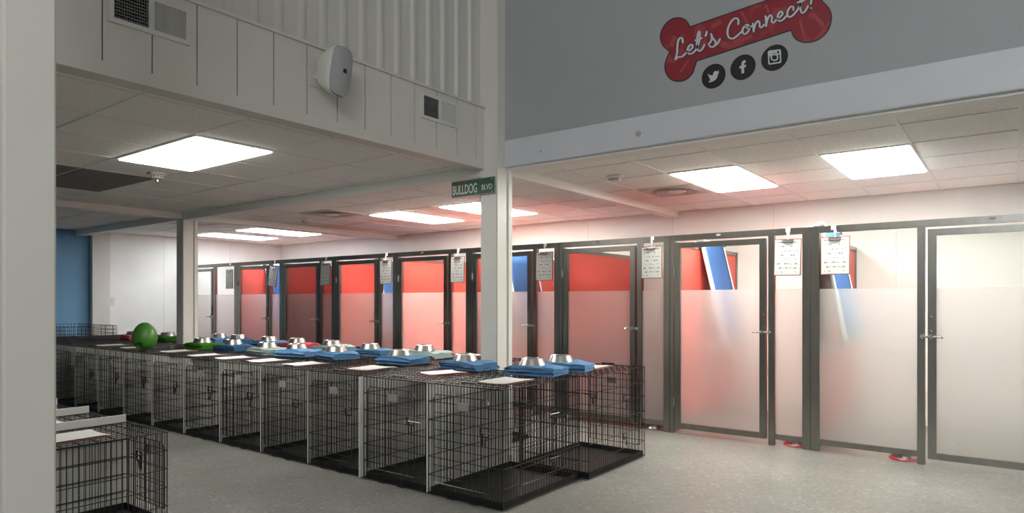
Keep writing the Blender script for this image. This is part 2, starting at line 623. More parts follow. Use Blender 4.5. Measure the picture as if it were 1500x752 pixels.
def light_panel(r, label, em='panel_lit'):
    x0, x1, y0, y1 = r
    cx, cy = (x0 + x1) / 2, (y0 + y1) / 2
    t = thing('ceiling_light', label, 'ceiling light', (cx, cy, CZ), 0, 'lit ceiling panels')
    w, d = (x1 - x0) / 2 - .006, (y1 - y0) / 2 - .006
    m = MB()
    for (a, b, c, e) in [(-w, w, -d, -d + .018), (-w, w, d - .018, d), (-w, -w + .018, -d + .018, d - .018), (w - .018, w, -d + .018, d - .018)]:
        m.box(a, b, c, e, -.008, .012)
    m.build('frame', 'grid', t)
    box('diffuser', em, -w + .018, w - .018, -d + .018, d - .018, -.016, .004, t)
    box('housing', 'vent_white', -w + .01, w - .01, -d + .01, d - .01, .006, .018, t)
    return t


light_panel(LIGHTS_R[0], 'lit ceiling panel before the kennel with the wide side pane')
light_panel(LIGHTS_R[1], 'lit ceiling panel next to the square air diffuser nearest the grey wall')
light_panel(LIGHTS_M[1], 'lit ceiling panel next to the white column with the green sign')
light_panel(LIGHTS_M[0], 'lit ceiling panel touching the corner of the round-centred air diffuser between the columns')
light_panel(LIGHTS_F[0], 'lit ceiling panel beyond the second column, touching the dark diffuser', 'panel_lit_cool')
light_panel(LIGHTS_F[1], 'lit ceiling panel closest to the white far wall', 'panel_lit_cool')
light_panel(LIGHTS_L[0], 'lit ceiling panel near the boarded fascia, set lengthwise away from kennels', 'panel_lit_soft')


def diffuser(r, label):
    x0, x1, y0, y1 = r
    t = thing('air_diffuser', label, 'air vent', ((x0 + x1) / 2, (y0 + y1) / 2, CZ), 0, 'square ceiling diffusers')
    box('plate', 'diffuser_gray', -.29, .29, -.29, .29, -.006, .010, t)
    m = MB()
    for R in (.19, .13):
        m.lathe([(R, -.006), (R + .03, -.014), (R + .035, -.018), (R + .008, -.016), (R - .005, -.006)], 32)
    m.build('ring', 'diffuser_gray', t, True)
    MB().lathe([(0, -.024), (.07, -.022), (.095, -.012), (.095, -.005), (0, -.005)], 24).build('cone', 'tile', t, True)


diffuser(DIF_R[0], 'grey square air diffuser beside the lit panel behind the grey wall')
diffuser(DIF_M[0], 'grey square air diffuser between the two white columns')
diffuser(DIF_F[0], 'dark square air diffuser beyond the second column near the back wall')
for k, r in enumerate(GRILLE_L):
    x0, x1, y0, y1 = r
    t = thing('ceiling_vent', ['dark grey ceiling return grille beside the smoke alarm', 'dark grey ceiling return grille by the one beside the smoke alarm'][k],
              'air vent', ((x0 + x1) / 2, (y0 + y1) / 2, CZ), 0, 'ceiling return grilles')
    box('plate', 'vent_gray', -.60, .60, -.295, .295, -.004, .001, t)
    m = MB()
    for i in range(28):
        xx = -.58 + i * .043
        m.box(xx, xx + .012, -.28, .28, -.010, -.003)
    m.build('louvre', 'vent_gray', t)


def smoke(x, y, label, name='smoke_detector'):
    t = thing(name, label, 'smoke detector', (x, y, CZ))
    MB().lathe([(0, 0), (.075, 0), (.075, -.014), (.062, -.022), (0, -.022)], 24).build('base', 'detector', t, True)
    MB().lathe([(.058, -.02), (.052, -.045), (.03, -.052), (0, -.052)], 24).build('body', 'detector', t, True)
    m = MB()
    for k in range(12):
        a = 2 * PI * k / 12
        m.tube([(.054 * math.cos(a), .054 * math.sin(a), -.034), (.054 * math.cos(a + .3), .054 * math.sin(a + .3), -.034)], .005, 4)
    m.build('slot', 'slot_shade', t)  # dark tubes paint in the shade of the open slots
    return t


smoke(-2.81, 5.24, 'white round smoke detector on the tiles behind the grey wall')
smoke(-7.70, 5.55, 'small white smoke detector between the two columns')
t = smoke(-5.91, 2.74, 'white smoke alarm with a lens below it beside the dark ceiling grille')
MB().lathe([(0, -.085), (.016, -.08), (.02, -.062), (.016, -.05), (0, -.05)], 16).build('lens', 'steel_bright', t, True)
box('red_label', 'label_red', -.02, .03, -.078, -.074, -.016, -.004, t)

# ------------------------------------------------------------------ things on the fascia


def wall_vent(yc, label):
    t = thing('wall_vent', label, 'air vent', (XF, yc, 2.69), 0, 'air vents on the boarded fascia')
    m = MB()
    for (a, b, c, d) in [(-.195, .195, .072, .095), (-.195, .195, -.095, -.072), (-.195, -.172, -.072, .072), (.172, .195, -.072, .072), (-.012, .012, -.072, .072)]:
        m.box(0, .014, a, b, c, d)
    m.build('frame', 'vent_white', t)
    m = MB()
    for (a, b, c, d) in [(-.176, .176, .072, .076), (-.176, .176, -.076, -.072), (-.176, -.172, -.072, .072), (.172, .176, -.072, .072)]:
        m.box(-.40, 0, a, b, c, d)
    m.box(-.404, -.40, -.176, .176, -.076, .076)
    m.build('duct', 'duct_metal', t)
    m = MB()
    for i in range(9):
        z = -.064 + i * .016
        m.box(.003, .007, -.173, -.012, z - .0018, z + .0018)
    for i in range(14):
        y = -.168 + i * .0115
        m.box(.004, .006, y - .001, y + .001, -.072, .072)
    m.build('open_grille', 'vent_gray', t)
    m = MB()
    for i in range(22):
        y = .016 + i * .0072
        m.box(.003, .010, y - .0017, y + .0017, -.072, .072)
    m.build('fine_louvre', 'vent_white', t)


wall_vent(1.556, 'white wall vent on the boarded fascia above the lone lit panel, farther from the column')
wall_vent(3.64, 'white wall vent on the boarded fascia next to the column')

# loudspeaker
t = thing('loudspeaker', 'white wall loudspeaker with curved grey grille on the boarded fascia', 'speaker', (XF, 2.54, 2.65))
sp = Matrix.Translation((.20, .03, -.005)) @ Matrix.Rotation(math.radians(12), 4, 'Z') @ Matrix.Rotation(math.radians(9), 4, 'Y')
bm = bmesh.new()
NU, NV = 12, 14


def spk_pt(u, v, d):
    # u, v in -1..1 over the face, d = depth forward
    w = .098 * (1 - .10 * v * v)
    h = .148 * (1 - .05 * u * u)
    return Vector((d + .022 * (1 - u * u) * (1 - .3 * v * v), u * w, v * h))


body = MB()
out = [(math.cos(a), math.sin(a)) for a in [2 * PI * k / 40 for k in range(40)]]


def sq(c, s, p=5.0):
    return (math.copysign(abs(c) ** (2 / p), c), math.copysign(abs(s) ** (2 / p), s))


rings = []
for (d, sc) in [(-.13, .0), (-.13, .60), (-.10, .74), (-.04, .95), (0, 1.0), (.004, .98)]:
    rings.append([sp @ (Vector((d, spk_pt(*sq(c, s), 0).y * sc, spk_pt(*sq(c, s), 0).z * sc))) for c, s in out])
vs = [p for R in rings for p in R]
fs = [(i * 40 + k, i * 40 + (k + 1) % 40, (i + 1) * 40 + (k + 1) % 40, (i + 1) * 40 + k) for i in range(len(rings) - 1) for k in range(40)]
body.add(vs, fs).build('cabinet', 'speaker_white', t, True)
g = MB()
rings = []
for sc in (.975, .9, .7, .4, .05):
    rings.append([sp @ spk_pt(sq(c, s)[0] * sc, sq(c, s)[1] * sc, .003 + .006 * (1 - sc)) for c, s in out])
vs = [p for R in rings for p in R]
fs = [(i * 40 + k, i * 40 + (k + 1) % 40, (i + 1) * 40 + (k + 1) % 40, (i + 1) * 40 + k) for i in range(len(rings) - 1) for k in range(40)]
fs.append(tuple(4 * 40 + k for k in range(40)))
g.add(vs, fs).build('grille', 'speaker_grille', t, True)
b = MB().box(.028, .037, -.012, .012, -.006, .016)
b.v = [tuple(sp @ Vector(p)) for p in b.v]
b.build('badge', 'decal_black', t)
m = MB().box(0, .012, -.05, .03, -.07, .05).tube([(.01, -.01, -.01), (.06, 0, -.01), (.09, .01, -.005)], .02, 8)
m.build('bracket', 'fascia_white', t)
m = MB().tube([(.05, -.02, -.045), (.05, .02, -.045)], .012, 8)
m.build('bracket_knob', 'vent_gray', t)

# street sign on the column
t = thing('street_sign', 'green street name sign reading BULLDOG BLVD on the white column', 'sign', (-3.54, 4.165, 2.195))
MB().box(-.232, .232, -.008, 0, -.068, .068, .003).build('plate', 'sign_green', t, True)
m = MB()
for (a, b, c, d) in [(-.232, .232, .064, .068), (-.232, .232, -.068, -.062), (-.232, -.229, -.062, .064), (.229, .232, -.062, .064)]:
    m.box(a, b, -.0095, -.006, c, d)
m.build('border', 'plate_gray', t)


def text_mesh(name, body_, m, h, wscale, loc, parent, bold=0.0):
    cu = bpy.data.curves.new(name, 'FONT')
    cu.body = body_
    cu.size = 1.0
    cu.extrude = 0.004
    cu.offset = bold
    o = bpy.data.objects.new(name, cu)
    C.objects.link(o)
    dg = bpy.context.evaluated_depsgraph_get()
    me = bpy.data.meshes.new_from_object(o.evaluated_get(dg))
    bpy.data.objects.remove(o, do_unlink=True)
    xs_ = [v.co.x for v in me.vertices]; ys_ = [v.co.y for v in me.vertices]
    x0_, y0_, y1_ = min(xs_), min(ys_), max(ys_)
    wid = max(xs_) - x0_
    for v in me.vertices:
        v.co = Vector((loc[0] + (v.co.x - x0_) / wid * wscale, loc[1] - .0015 + v.co.z * .3, loc[2] + (v.co.y - y0_) / (y1_ - y0_) * h))
    me.materials.clear(); me.materials.append(MATS[m])
    return link(name, me, parent)


text_mesh('lettering', 'BULLDOG', 'sign_white', .078, .265, (-.218, -.008, -.045), t, .012)
text_mesh('lettering', 'BLVD', 'sign_white', .042, .108, (.098, -.008, -.030), t, .008)
m = MB()
for z in (-.05, .05):
    m.tube([(.205, -.012, z), (.205, -.004, z)], .006, 8)
m.build('bolt', 'plate_gray', t)

# wall stickers on the grey wall
ZS = 5.370


def zp(zx, zy, dy=0.0):
    return at_y(960 + zx / ZS, zy / ZS, YH - dy)


def smooth_poly(pts, n=4, closed=True):
    """Catmull-Rom through 2-D points"""
    out_ = []
    N = len(pts)
    rng = range(N) if closed else range(N - 1)
    for i in rng:
        def P(k):
            return pts[k % N] if closed else pts[min(max(k, 0), N - 1)]
        p0, p1, p2, p3 = P(i - 1), P(i), P(i + 1), P(i + 2)
        for s in range(n):
            t_ = s / n
            out_.append(tuple(.5 * (2 * p1[j] + (p2[j] - p0[j]) * t_ + (2 * p0[j] - 5 * p1[j] + 4 * p2[j] - p3[j]) * t_ ** 2 + (3 * p1[j] - p0[j] - 3 * p2[j] + p3[j]) * t_ ** 3) for j in (0, 1)))
    if not closed:
        out_.append(pts[-1])
    return out_


BONE = (smooth_poly([(272, 214), (250, 172), (218, 148), (175, 142), (128, 153), (84, 190), (52, 242), (42, 300), (58, 350), (88, 384), (118, 408)], 4, False)
        + smooth_poly([(118, 410), (94, 455), (78, 512), (86, 572), (122, 622), (182, 640), (240, 626), (288, 582), (308, 530), (325, 480)], 4, False)
        + smooth_poly([(1072, 236), (1084, 275), (1112, 310), (1162, 331), (1222, 330), (1290, 306), (1350, 250), (1380, 180), (1384, 115), (1360, 58), (1310, 8)], 4, False)
        + smooth_poly([(1310, 4), (1335, -45), (1345, -100), (1325, -165), (1270, -215), (1200, -228), (1130, -205), (1085, -150), (1062, -95), (1040, -50)], 4, False))
BONE = [p for i, p in enumerate(BONE) if math.dist(p, BONE[i - 1]) > 1.5]


def grow(pts, d):
    cx = [0, 0]
    N = len(pts)
    A = sum(pts[i][0] * pts[(i + 1) % N][1] - pts[(i + 1) % N][0] * pts[i][1] for i in range(N))
    sg = 1 if A > 0 else -1
    res = []
    for i in range(N):
        a, b = pts[i - 1], pts[(i + 1) % N]
        tx, ty = b[0] - a[0], b[1] - a[1]
        L = math.hypot(tx, ty) or 1
        res.append((pts[i][0] + sg * ty / L * d, pts[i][1] - sg * tx / L * d))
    return res


bo = zp(700, 240)
t = thing('wall_decal', 'red bone-shaped wall decal reading Let\'s Connect! in script', 'wall decal', bo)


def loc_pts(pts, dy):
    return [zp(px, py, dy) - bo for px, py in pts]


A_, B_ = loc_pts(grow(BONE, 5), 0), loc_pts(grow(BONE, -4), 0)
m = MB(); th = Vector((0, .0042, 0))
for k in range(len(A_)):
    j = (k + 1) % len(A_)
    m.add([A_[k], A_[j], B_[j], B_[k], A_[k] - th, A_[j] - th, B_[j] - th, B_[k] - th], [(0, 1, 2, 3), (4, 7, 6, 5), (0, 4, 5, 1), (3, 2, 6, 7), (0, 3, 7, 4), (1, 5, 6, 2)])
m.build('outline', 'bone_line', t)
MB().prism(loc_pts(BONE, 0), .0032).build('bone', 'bone_red', t)


def stroke(mb_, pts, w, dy, th, taper=True):
    """ribbon of width w (zoom pixels) along a smooth open path, made of convex pieces"""
    P = smooth_poly(pts, 5, False)
    L, R = [], []
    n = len(P)
    for i, p in enumerate(P):
        a, b = P[max(i - 1, 0)], P[min(i + 1, n - 1)]
        tx, ty = b[0] - a[0], b[1] - a[1]
        q = math.hypot(tx, ty) or 1
        k = w / 2
        if taper:
            k *= .72 + .28 * abs(ty) / q
        L.append((p[0] - ty / q * k, p[1] + tx / q * k)); R.append((p[0] + ty / q * k, p[1] - tx / q * k))
    vs = []
    for l, r in zip(L, R):
        a, b = zp(*l, dy) - bo, zp(*r, dy) - bo
        vs += [a, b, a - Vector((0, th, 0)), b - Vector((0, th, 0))]
    fs = []
    for i in range(n - 1):
        o = 4 * i
        fs += [(o + 2, o + 3, o + 7, o + 6), (o, o + 4, o + 5, o + 1), (o, o + 2, o + 6, o + 4), (o + 1, o + 5, o + 7, o + 3)]
    fs += [(0, 1, 3, 2), (4 * n - 4, 4 * n - 2, 4 * n - 1, 4 * n - 3)]
    mb_.add(vs, fs)
    for (c, _) in ((P[0], 0), (P[-1], 0)):
        ring = [(c[0] + w * .42 * math.cos(2 * PI * k / 10), c[1] + w * .42 * math.sin(2 * PI * k / 10)) for k in range(10)]
        mb_.prism(loc_pts(ring, dy), th + .00012)


LET = [[(215, 335), (214, 308), (198, 298), (181, 320), (174, 370), (171, 420), (158, 468)], [(158, 468), (180, 450), (210, 446), (242, 418)],
       [(242, 418), (270, 398), (294, 372), (288, 352), (266, 364), (254, 396), (264, 422), (288, 422), (320, 395)],
       [(320, 395), (345, 330), (352, 262), (344, 248), (334, 280), (328, 340), (334, 388), (350, 402), (370, 385), (388, 352)],
       [(316, 318), (340, 312), (366, 300)], [(405, 250), (402, 268), (395, 284)],
       [(420, 350), (444, 312), (440, 268)], [(440, 270), (452, 300), (474, 330), (470, 358), (446, 372), (426, 362)], [(462, 362), (488, 345), (510, 308)],
       [(652, 192), (654, 160), (634, 143), (602, 165), (577, 210), (568, 258), (580, 296), (612, 304), (645, 282), (690, 240)],
       [(716, 196), (692, 222), (686, 252), (704, 270), (730, 250), (742, 216), (728, 196), (714, 204), (722, 222), (756, 208)],
       [(768, 186), (772, 215), (774, 250)], [(774, 240), (788, 192), (808, 166), (820, 180), (822, 210), (836, 217), (856, 195)],
       [(868, 128), (872, 165), (872, 208)], [(872, 198), (886, 146), (906, 120), (918, 136), (916, 168), (930, 180), (952, 158)],
       [(948, 160), (985, 132), (1002, 106), (990, 92), (970, 108), (962, 145), (976, 167), (1004, 156), (1032, 126)],
       [(1086, 80), (1086, 56), (1066, 54), (1044, 84), (1040, 118), (1056, 136), (1086, 118), (1122, 76)],
       [(1122, 76), (1152, 10), (1168, -50), (1160, -66), (1148, -30), (1140, 40), (1146, 90), (1160, 104), (1182, 86), (1202, 48)],
       [(1118, 22), (1160, 8), (1200, -12)],
       [(1232, -48), (1228, 0), (1224, 34)], [(1226, 62), (1228, 68)]]
m = MB()
for k_, s in enumerate(LET):
    stroke(m, s, 27, .0032, .0010 + .00006 * k_)
m.build('lettering_outline', 'bone_line', t)
m = MB()
for k_, s in enumerate(LET):
    stroke(m, s, 16, .0036, .0024 + .00006 * k_)
m.build('lettering', 'decal_white', t)
# faint little bones printed on the red
for (a, b, w) in [((200, 560), (260, 480), 16), ((680, 100), (720, 170), 20), ((1140, 170), (1165, 265), 20), ((460, 200), (500, 175), 34),
                  ((870, 50), (890, 90), 20), ((500, 330), (540, 350), 40), ((1250, 120), (1310, 190), 30), ((130, 350), (150, 300), 34), ((680, 320), (750, 290), 24)]:
    m = MB()
    stroke(m, [a, ((a[0] + b[0]) / 2, (a[1] + b[1]) / 2), b], w, .0030, .0004, False)
    for e in (a, b):
        ring = [(e[0] + w * .62 * math.cos(2 * PI * k / 12), e[1] + w * .62 * math.sin(2 * PI * k / 12)) for k in range(12)]
        m.prism(loc_pts(ring, .0030), .0006)
    m.build('printed_bone', 'bone_pale', t)

BIRD = [(413, 580), (430, 592), (452, 594), (456, 574), (470, 558), (486, 562), (502, 554), (495, 568), (502, 574), (492, 584), (488, 606), (474, 628), (450, 642), (428, 650), (416, 642),
        (436, 632), (424, 620), (432, 616), (416, 604), (426, 602), (414, 590)]
FLET = [(678, 580), (699, 574), (698, 532), (712, 527), (714, 508), (697, 512), (698, 499), (711, 492), (709, 472), (690, 478), (679, 492), (677, 517), (662, 522), (664, 541), (677, 536)]
for nm, lab, (cx, cy), (rx, ry) in [('bird', 'round black wall sticker with a white bird emblem', (458, 600), (94, 96)),
                                    ('letter', 'round black wall sticker with a white letter f', (689, 530), (99, 99)),
                                    ('camera', 'round black wall sticker with a white camera outline emblem', (937, 455), (105, 102))]:
    c0 = zp(cx, cy)
    t = thing('wall_sticker', lab, 'wall sticker', c0, 0, 'round stickers below the bone decal')
    rx_ = (zp(cx + rx, cy) - zp(cx - rx, cy)).x / 2
    rz_ = (zp(cx, cy - ry) - zp(cx, cy + ry)).z / 2
    R = (rx_ + rz_) / 2
    MB().prism([Vector((R * math.cos(2 * PI * k / 40), 0, R * math.sin(2 * PI * k / 40))) for k in range(40)], .002).build('disc', 'decal_black', t)

    def lp(pts, dy=.002):
        return [zp(px, py, dy) - c0 for px, py in pts]
    m = MB()
    if nm == 'bird':
        m.prism(lp(BIRD), .001)
    elif nm == 'letter':
        m.prism(lp(FLET), .001)
    else:
        # rounded square frame, solid top band, ring and dot
        def sqf(s):
            cx0, cy0 = 936, 450
            q = [(-50, -42), (-42, -52), (44, -62), (52, -54), (55, 36), (48, 46), (-40, 60), (-48, 52)]
            return [(cx0 + a * s, cy0 + b_ * s) for a, b_ in q]
        A, B = lp(sqf(1)), lp(sqf(.80))
        th = Vector((0, .001, 0))
        vs = A + B + [p - th for p in A] + [p - th for p in B]
        for k in range(8):
            j = (k + 1) % 8
            m.add([A[k], A[j], B[j], B[k], A[k] - th, A[j] - th, B[j] - th, B[k] - th],
                  [(0, 1, 2, 3), (4, 7, 6, 5), (0, 4, 5, 1), (3, 2, 6, 7)])
        m.prism(lp([(884, 408), (984, 388), (988, 428), (958, 432), (948, 420), (930, 418), (912, 430), (908, 443), (886, 447)]), .0008)
        ringo = [(937 + 31 * math.cos(2 * PI * k / 20), 452 + 29 * math.sin(2 * PI * k / 20)) for k in range(20)]
        ringi = [(937 + 20 * math.cos(2 * PI * k / 20), 452 + 18 * math.sin(2 * PI * k / 20)) for k in range(20)]
        A, B = lp(ringo, .0025), lp(ringi, .0025)
        for k in range(20):
            j = (k + 1) % 20
            m.add([A[k], A[j], B[j], B[k], A[k] - th, A[j] - th, B[j] - th, B[k] - th],
                  [(0, 1, 2, 3), (4, 7, 6, 5), (0, 4, 5, 1), (3, 2, 6, 7)])
        MB().prism(lp([(966 + 9 * math.cos(2 * PI * k / 12), 411 + 9 * math.sin(2 * PI * k / 12)) for k in range(12)], .003), .001).build('emblem_dot', 'decal_black', t)
    m.build('emblem', 'decal_white', t)

# outlet on far wall
p_y, p_z = 4.72, 1.25
t = thing('wall_switch', 'white switch plate on the white far wall beside the pilaster', 'switch', (XW + .006, p_y, p_z))
MB().box(0, .008, -.045, .045, -.07, .07, .003).build('plate', 'outlet', t, True)
box('rocker', 'vent_white', .008, .012, -.016, .016, -.03, .03, t)

# ------------------------------------------------------------------ kennels
KT = 1.89             # top of the steel frame
FZ = 1.365            # top of the frosted film


def rect_frame(m, x0, x1, z0, z1, y0, y1, s, sb=None, st=None):
    sb, st = sb or s, st or s
    m.box(x0, x0 + s, y0, y1, z0, z1, .003)
    m.box(x1 - s, x1, y0, y1, z0, z1, .003)
    m.box(x0 + s, x1 - s, y0, y1, z0, z0 + sb, .003)
    m.box(x0 + s, x1 - s, y0, y1, z1 - st, z1, .003)


kennels = {}


def kennel(xj, Wd, side, label, mirrored=False, partition=True, key=None, post_r=.065):
    """xj: joint the side pane touches; the kennel runs to -x (or +x when mirrored)"""
    t = thing('dog_kennel', label, 'kennel', (xj, YK, 0), 0, 'steel and glass kennels along the back wall')
    sg = 1 if mirrored else -1

    def X(a, b):
        return (min(sg * a, sg * b), max(sg * a, sg * b))

    def bar(name, a, b, y0, y1, z0, z1, m='steel', parent=t, ch=.003):
        x0, x1 = X(a, b)
        return MB().box(x0, x1, y0, y1, z0, z1, ch).build(name, m, parent, ch > 0)
    bar('post', .002, post_r, 0, .05, 0, KT)
    bar('post', Wd - .040, Wd - .002, 0, .05, 0, KT)
    bar('top_rail', post_r, Wd - .04, 0, .05, KT - .055, KT)
    s1 = post_r + side
    bar('mullion', s1, s1 + .052, 0, .05, 0, KT - .055)
    x0, x1 = X(post_r, s1)
    bar('side_rail', post_r, s1, .004, .046, .055, .10)
    bar('side_pane', post_r - .004, s1 + .004, .020, .026, FZ, KT - .05, 'glass_clear', ch=0)
    bar('frosted_side_pane', post_r - .004, s1 + .004, .020, .026, .09, FZ, 'glass_frosted', ch=0)
    # door
    d0, d1 = s1 + .052 + .018, Wd - .040 - .010
    x0, x1 = X(d0, d1)
    m = MB(); rect_frame(m, x0, x1, .05, KT - .075, -.004, .044, .056, .05, .05)
    dr = m.build('door', 'steel', t, True)
    box('door_pane', 'glass_clear', x0 + .052, x1 - .052, .016, .022, FZ, KT - .12, dr)
    box('frosted_door_pane', 'glass_frosted', x0 + .052, x1 - .052, .016, .022, .095, FZ, dr)
    # latch: plate with rivets and a slide bolt
    xl = sg * (d0 + .022)
    m = MB().box(xl - .012, xl + .012, -.012, -.003, .97, 1.17, .002)
    for z in (1.03, 1.14):
        m.lathe([(0, -.001), (.009, 0), (.009, .008), (0, .010)], 10, (0, 0, 0))
        n = len(m.v) - 40
        for i in range(n, len(m.v)):
            a = m.v[i]
            m.v[i] = (xl + a[0], -.012 - a[2], z + a[1])
    m.build('latch_plate', 'steel', dr, True)
    e = -sg
    MB().tube([(xl - e * .075, -.052, .985), (xl - e * .065, -.034, .99), (xl - e * .04, -.022, .99), (xl + e * .07, -.022, .99)], .008, 8).build('latch_bolt', 'steel_bright', dr, True)
    m = MB()
    for dx in (0, e * .055):
        m.box(xl + dx - .009, xl + dx + .009, -.034, 0, .972, 1.008)
    m.build('latch_keeper', 'brushed', dr)
    for z in (.30, 1.55):
        xx = sg * (d1 + .004)
        MB().tube([(xx, -.010, z - .04), (xx, -.010, z + .04)], .011, 8).build('hinge', 'steel', dr, True)
    # printed tags on the top rail
    xm = sg * (post_r + side / 2) if side < .5 else sg * (post_r + .11)
    MB().box(xm - .018, xm + .018, -.003, .001, KT - .034, KT + .002).build('number_tag', 'label_white', t)
    MB().box(sg * (d0 + d1) / 2 - .02, sg * (d0 + d1) / 2 + .02, -.003, .001, KT - .030, KT - .012).build('maker_plate', 'plate_dark', t)
    if partition:
        xl_ = 0 if mirrored else -Wd
        q0, q1 = xl_ + .012, xl_ + .036
        pp = box('partition', 'kennel_red', q0 + .004, q1 - .004, .05, YB - YK - .05, .09, 1.80, t)
        m = MB()
        m.box(q0 - .006, q1 + .006, .05, YB - YK - .005, 1.79, 1.83, .003)
        m.box(q0 - .006, q1 + .006, .05, YB - YK - .005, .05, .10, .003)
        m.box(q0 - .006, q1 + .006, YB - YK - .05, YB - YK - .005, 0, 1.83, .003)
        m.build('partition_frame', 'steel', pp, True)
        if mirrored:
            box('end_panel', 'cot_white', Wd - .034, Wd - .012, .05, YB - YK - .005, .05, 1.83, t)
    kennels[key] = (xj, sg, post_r, side)
    return t


P = 1.2625
names = ['first', 'second', 'third', 'fourth', 'fifth', 'sixth', 'seventh', 'eighth', 'ninth']
kennel(-1.368, 1.70, .704, 'wide steel and glass kennel with the broad side pane beside its door', mirrored=True, key=0, post_r=.07)
for k in range(7):
    extra = {0: 'blue cot hung inside', 2: 'blue cot half hidden behind the white column'}.get(k)
    lab = f'steel and frosted glass kennel, {names[k]} beyond the wide one'
    if extra:
        lab += ', ' + extra if k == 0 else ''
    kennel(-1.368 - P * k, P, .23, lab, key=k + 1)
kennel(-1.368 - P * 7, 1.50, .60, 'steel and frosted glass kennel against the white far wall', key=8, partition=False, post_r=.08)


def clipboard(x, label, zc=1.64, tilt=0.0, lean=0.0):
    t = thing('clipboard', label, 'clipboard', (x, YK - .012, zc), 0, 'clipboards hung on the kennels')
    t.rotation_euler = (lean, tilt, 0)
    MB().box(-.112, .112, -.003, .003, -.158, .158, .002).build('board', 'board_brown', t, True)
    # sheet with a slight curl
    m = MB(); vs = []; n = 8
    for i in range(n + 1):
        z = .148 - .300 * i / n
        y = -.0045 - .004 * math.sin(i / n * PI) - .010 * max(0, i / n - .7)
        for xx in (-.104, .104):
            vs.append((xx, y, z))
    m.add(vs, [(2 * i, 2 * i + 1, 2 * i + 3, 2 * i + 2) for i in range(n)])
    m.build('form', 'note_paper', t, True)
    m = MB().box(-.05, .05, -.014, -.002, .128, .150, .003).tube([(-.05, -.014, .134), (0, -.022, .126), (.05, -.014, .134)], .005, 6)
    m.build('clip', 'brushed', t, True)
    m = MB().tube([(0, -.004, .15), (0, -.006, .185), (0, .004, .25)], .0025, 6).box(-.010, .010, -.006, -.001, .185, .212)
    m.build('hook', 'label_white', t)
    return t


for key, (xj, sg, pr, side) in kennels.items():
    if key == 0:
        clipboard(xj + .07 + .125, 'clipboard with a white form on the wide kennel pane', 1.64, 0)
    elif key == 8:
        clipboard(xj - .08 - .115, 'clipboard on the kennel standing against the far wall', 1.62, 0)
    else:
        tl = {7: .16, 5: -.03, 1: .02, 2: -.015}.get(key, .0)
        clipboard(xj - pr - side / 2 - (.03 if key == 7 else 0), f'clipboard with a written form on the {names[key - 1]} narrow kennel pane beyond the wide kennel', 1.64, tl, -.02)

# raised cots hung over the partitions


def cot(xp, y0, w, L, ztop, label, splay=.26):
    t = thing('raised_dog_cot', label, 'dog bed', (xp + .02, y0, ztop), 0, 'blue cots hung in the kennels')
    a = math.atan2(splay, L)
    t.rotation_euler = (0, -a, 0)
    # local: y = width, -z = length, +x = face
    r = .022
    m = MB()
    for y in (0, w):
        m.tube([(.035, y, 0), (.035, y, -L)], r, 10)
    for z in (0, -L):
        m.tube([(.035, 0, z), (.035, w, z)], r, 10)
    m.build('frame', 'cot_white', t, True)
    m = MB(); n = 8
    vs = []
    for i in range(n + 1):
        for j in range(n + 1):
            u, v = i / n, j / n
            sag = .018 * math.sin(u * PI) * math.sin(v * PI)
            vs.append((.052 - sag, .02 + (w - .04) * u, -.02 - (L - .04) * v))
    q = n + 1
    m.add(vs, [(i * q + j, (i + 1) * q + j, (i + 1) * q + j + 1, i * q + j + 1) for i in range(n) for j in range(n)])
    fb = m.build('fabric', 'cot_blue', t, True)
    md = fb.modifiers.new('thickness', 'SOLIDIFY'); md.thickness = .006; md.offset = -1
    for y in (0, w):
        for z in (0, -L):
            MB().tube([(.068, y, z), (-.01, y, z)], .030, 10).build('corner_joint', 'cot_gray', t, True)
            lg = MB().tube([(.0, y, z), (-.17, y, z)], .020, 10).build('leg', 'cot_white', t, True)
    return t


J = [-1.368 - P * k for k in range(8)]
cot(J[0] + .0, 6.12, .70, 1.02, 1.90, 'blue cot on white tubes hung inside the wide kennel', .20)
cot(J[1], 6.68, .60, 1.10, 1.87, 'blue cot on white tubes hung in the first kennel beyond the wide one')
cot(J[3], 6.62, .62, 1.10, 1.87, 'blue cot in the kennel half hidden by the white column')
cot(J[5], 6.75, .60, 1.10, 1.87, 'blue cot in the fifth kennel beyond the wide one')
cot(J[7], 6.50, .70, 1.10, 1.87, 'blue cot in the seventh kennel beyond the wide one')

# dishes on the kennel floor, seen under the panes
BOWL = [(0, .006), (.070, .006), (.074, .012), (.064, .048), (.066, .052), (.070, .052), (.074, .050), (.092, .006), (.094, 0), (.088, 0), (.070, .004), (0, .004)]


def bowl_mesh():
    m = MB().lathe(BOWL, 28)
    return m.mesh('bowl', 'steel_bright', True)


BOWL = [(r * 1.04, z * .95) for r, z in BOWL]
BM = bowl_mesh()
RIM = MB().lathe([(.093, .014), (.106, .004), (.106, 0), (.093, 0)], 28).mesh('rubber_ring', 'bowl_red', True)
for (x, y, lab) in [(-1.52, 6.16, 'steel bowl with red rubber ring under the narrow kennel pane by the wide kennel'),
                    (-.70, 6.15, 'steel bowl with red rubber ring under the broad kennel pane'),
                    (-2.86, 6.15, 'steel bowl on the floor inside the second kennel beyond the wide one')]:
    t = thing('kennel_bowl', lab, 'bowl', (x, y, 0))
    o = link('bowl', BM, t)
    if 'red' in lab:
        link('rubber_ring', RIM, t)
# small red mats showing under the panes
tag(MB().box(-.13, .13, -.05, .09, 0, .025, .01).build('folded_mat', 'bowl_red', None, True), 'red folded mat on the kennel floor by the narrow pane', 'mat').location = (-1.56, 6.32, 0)

# ------------------------------------------------------------------ wire crates
WR = .0022


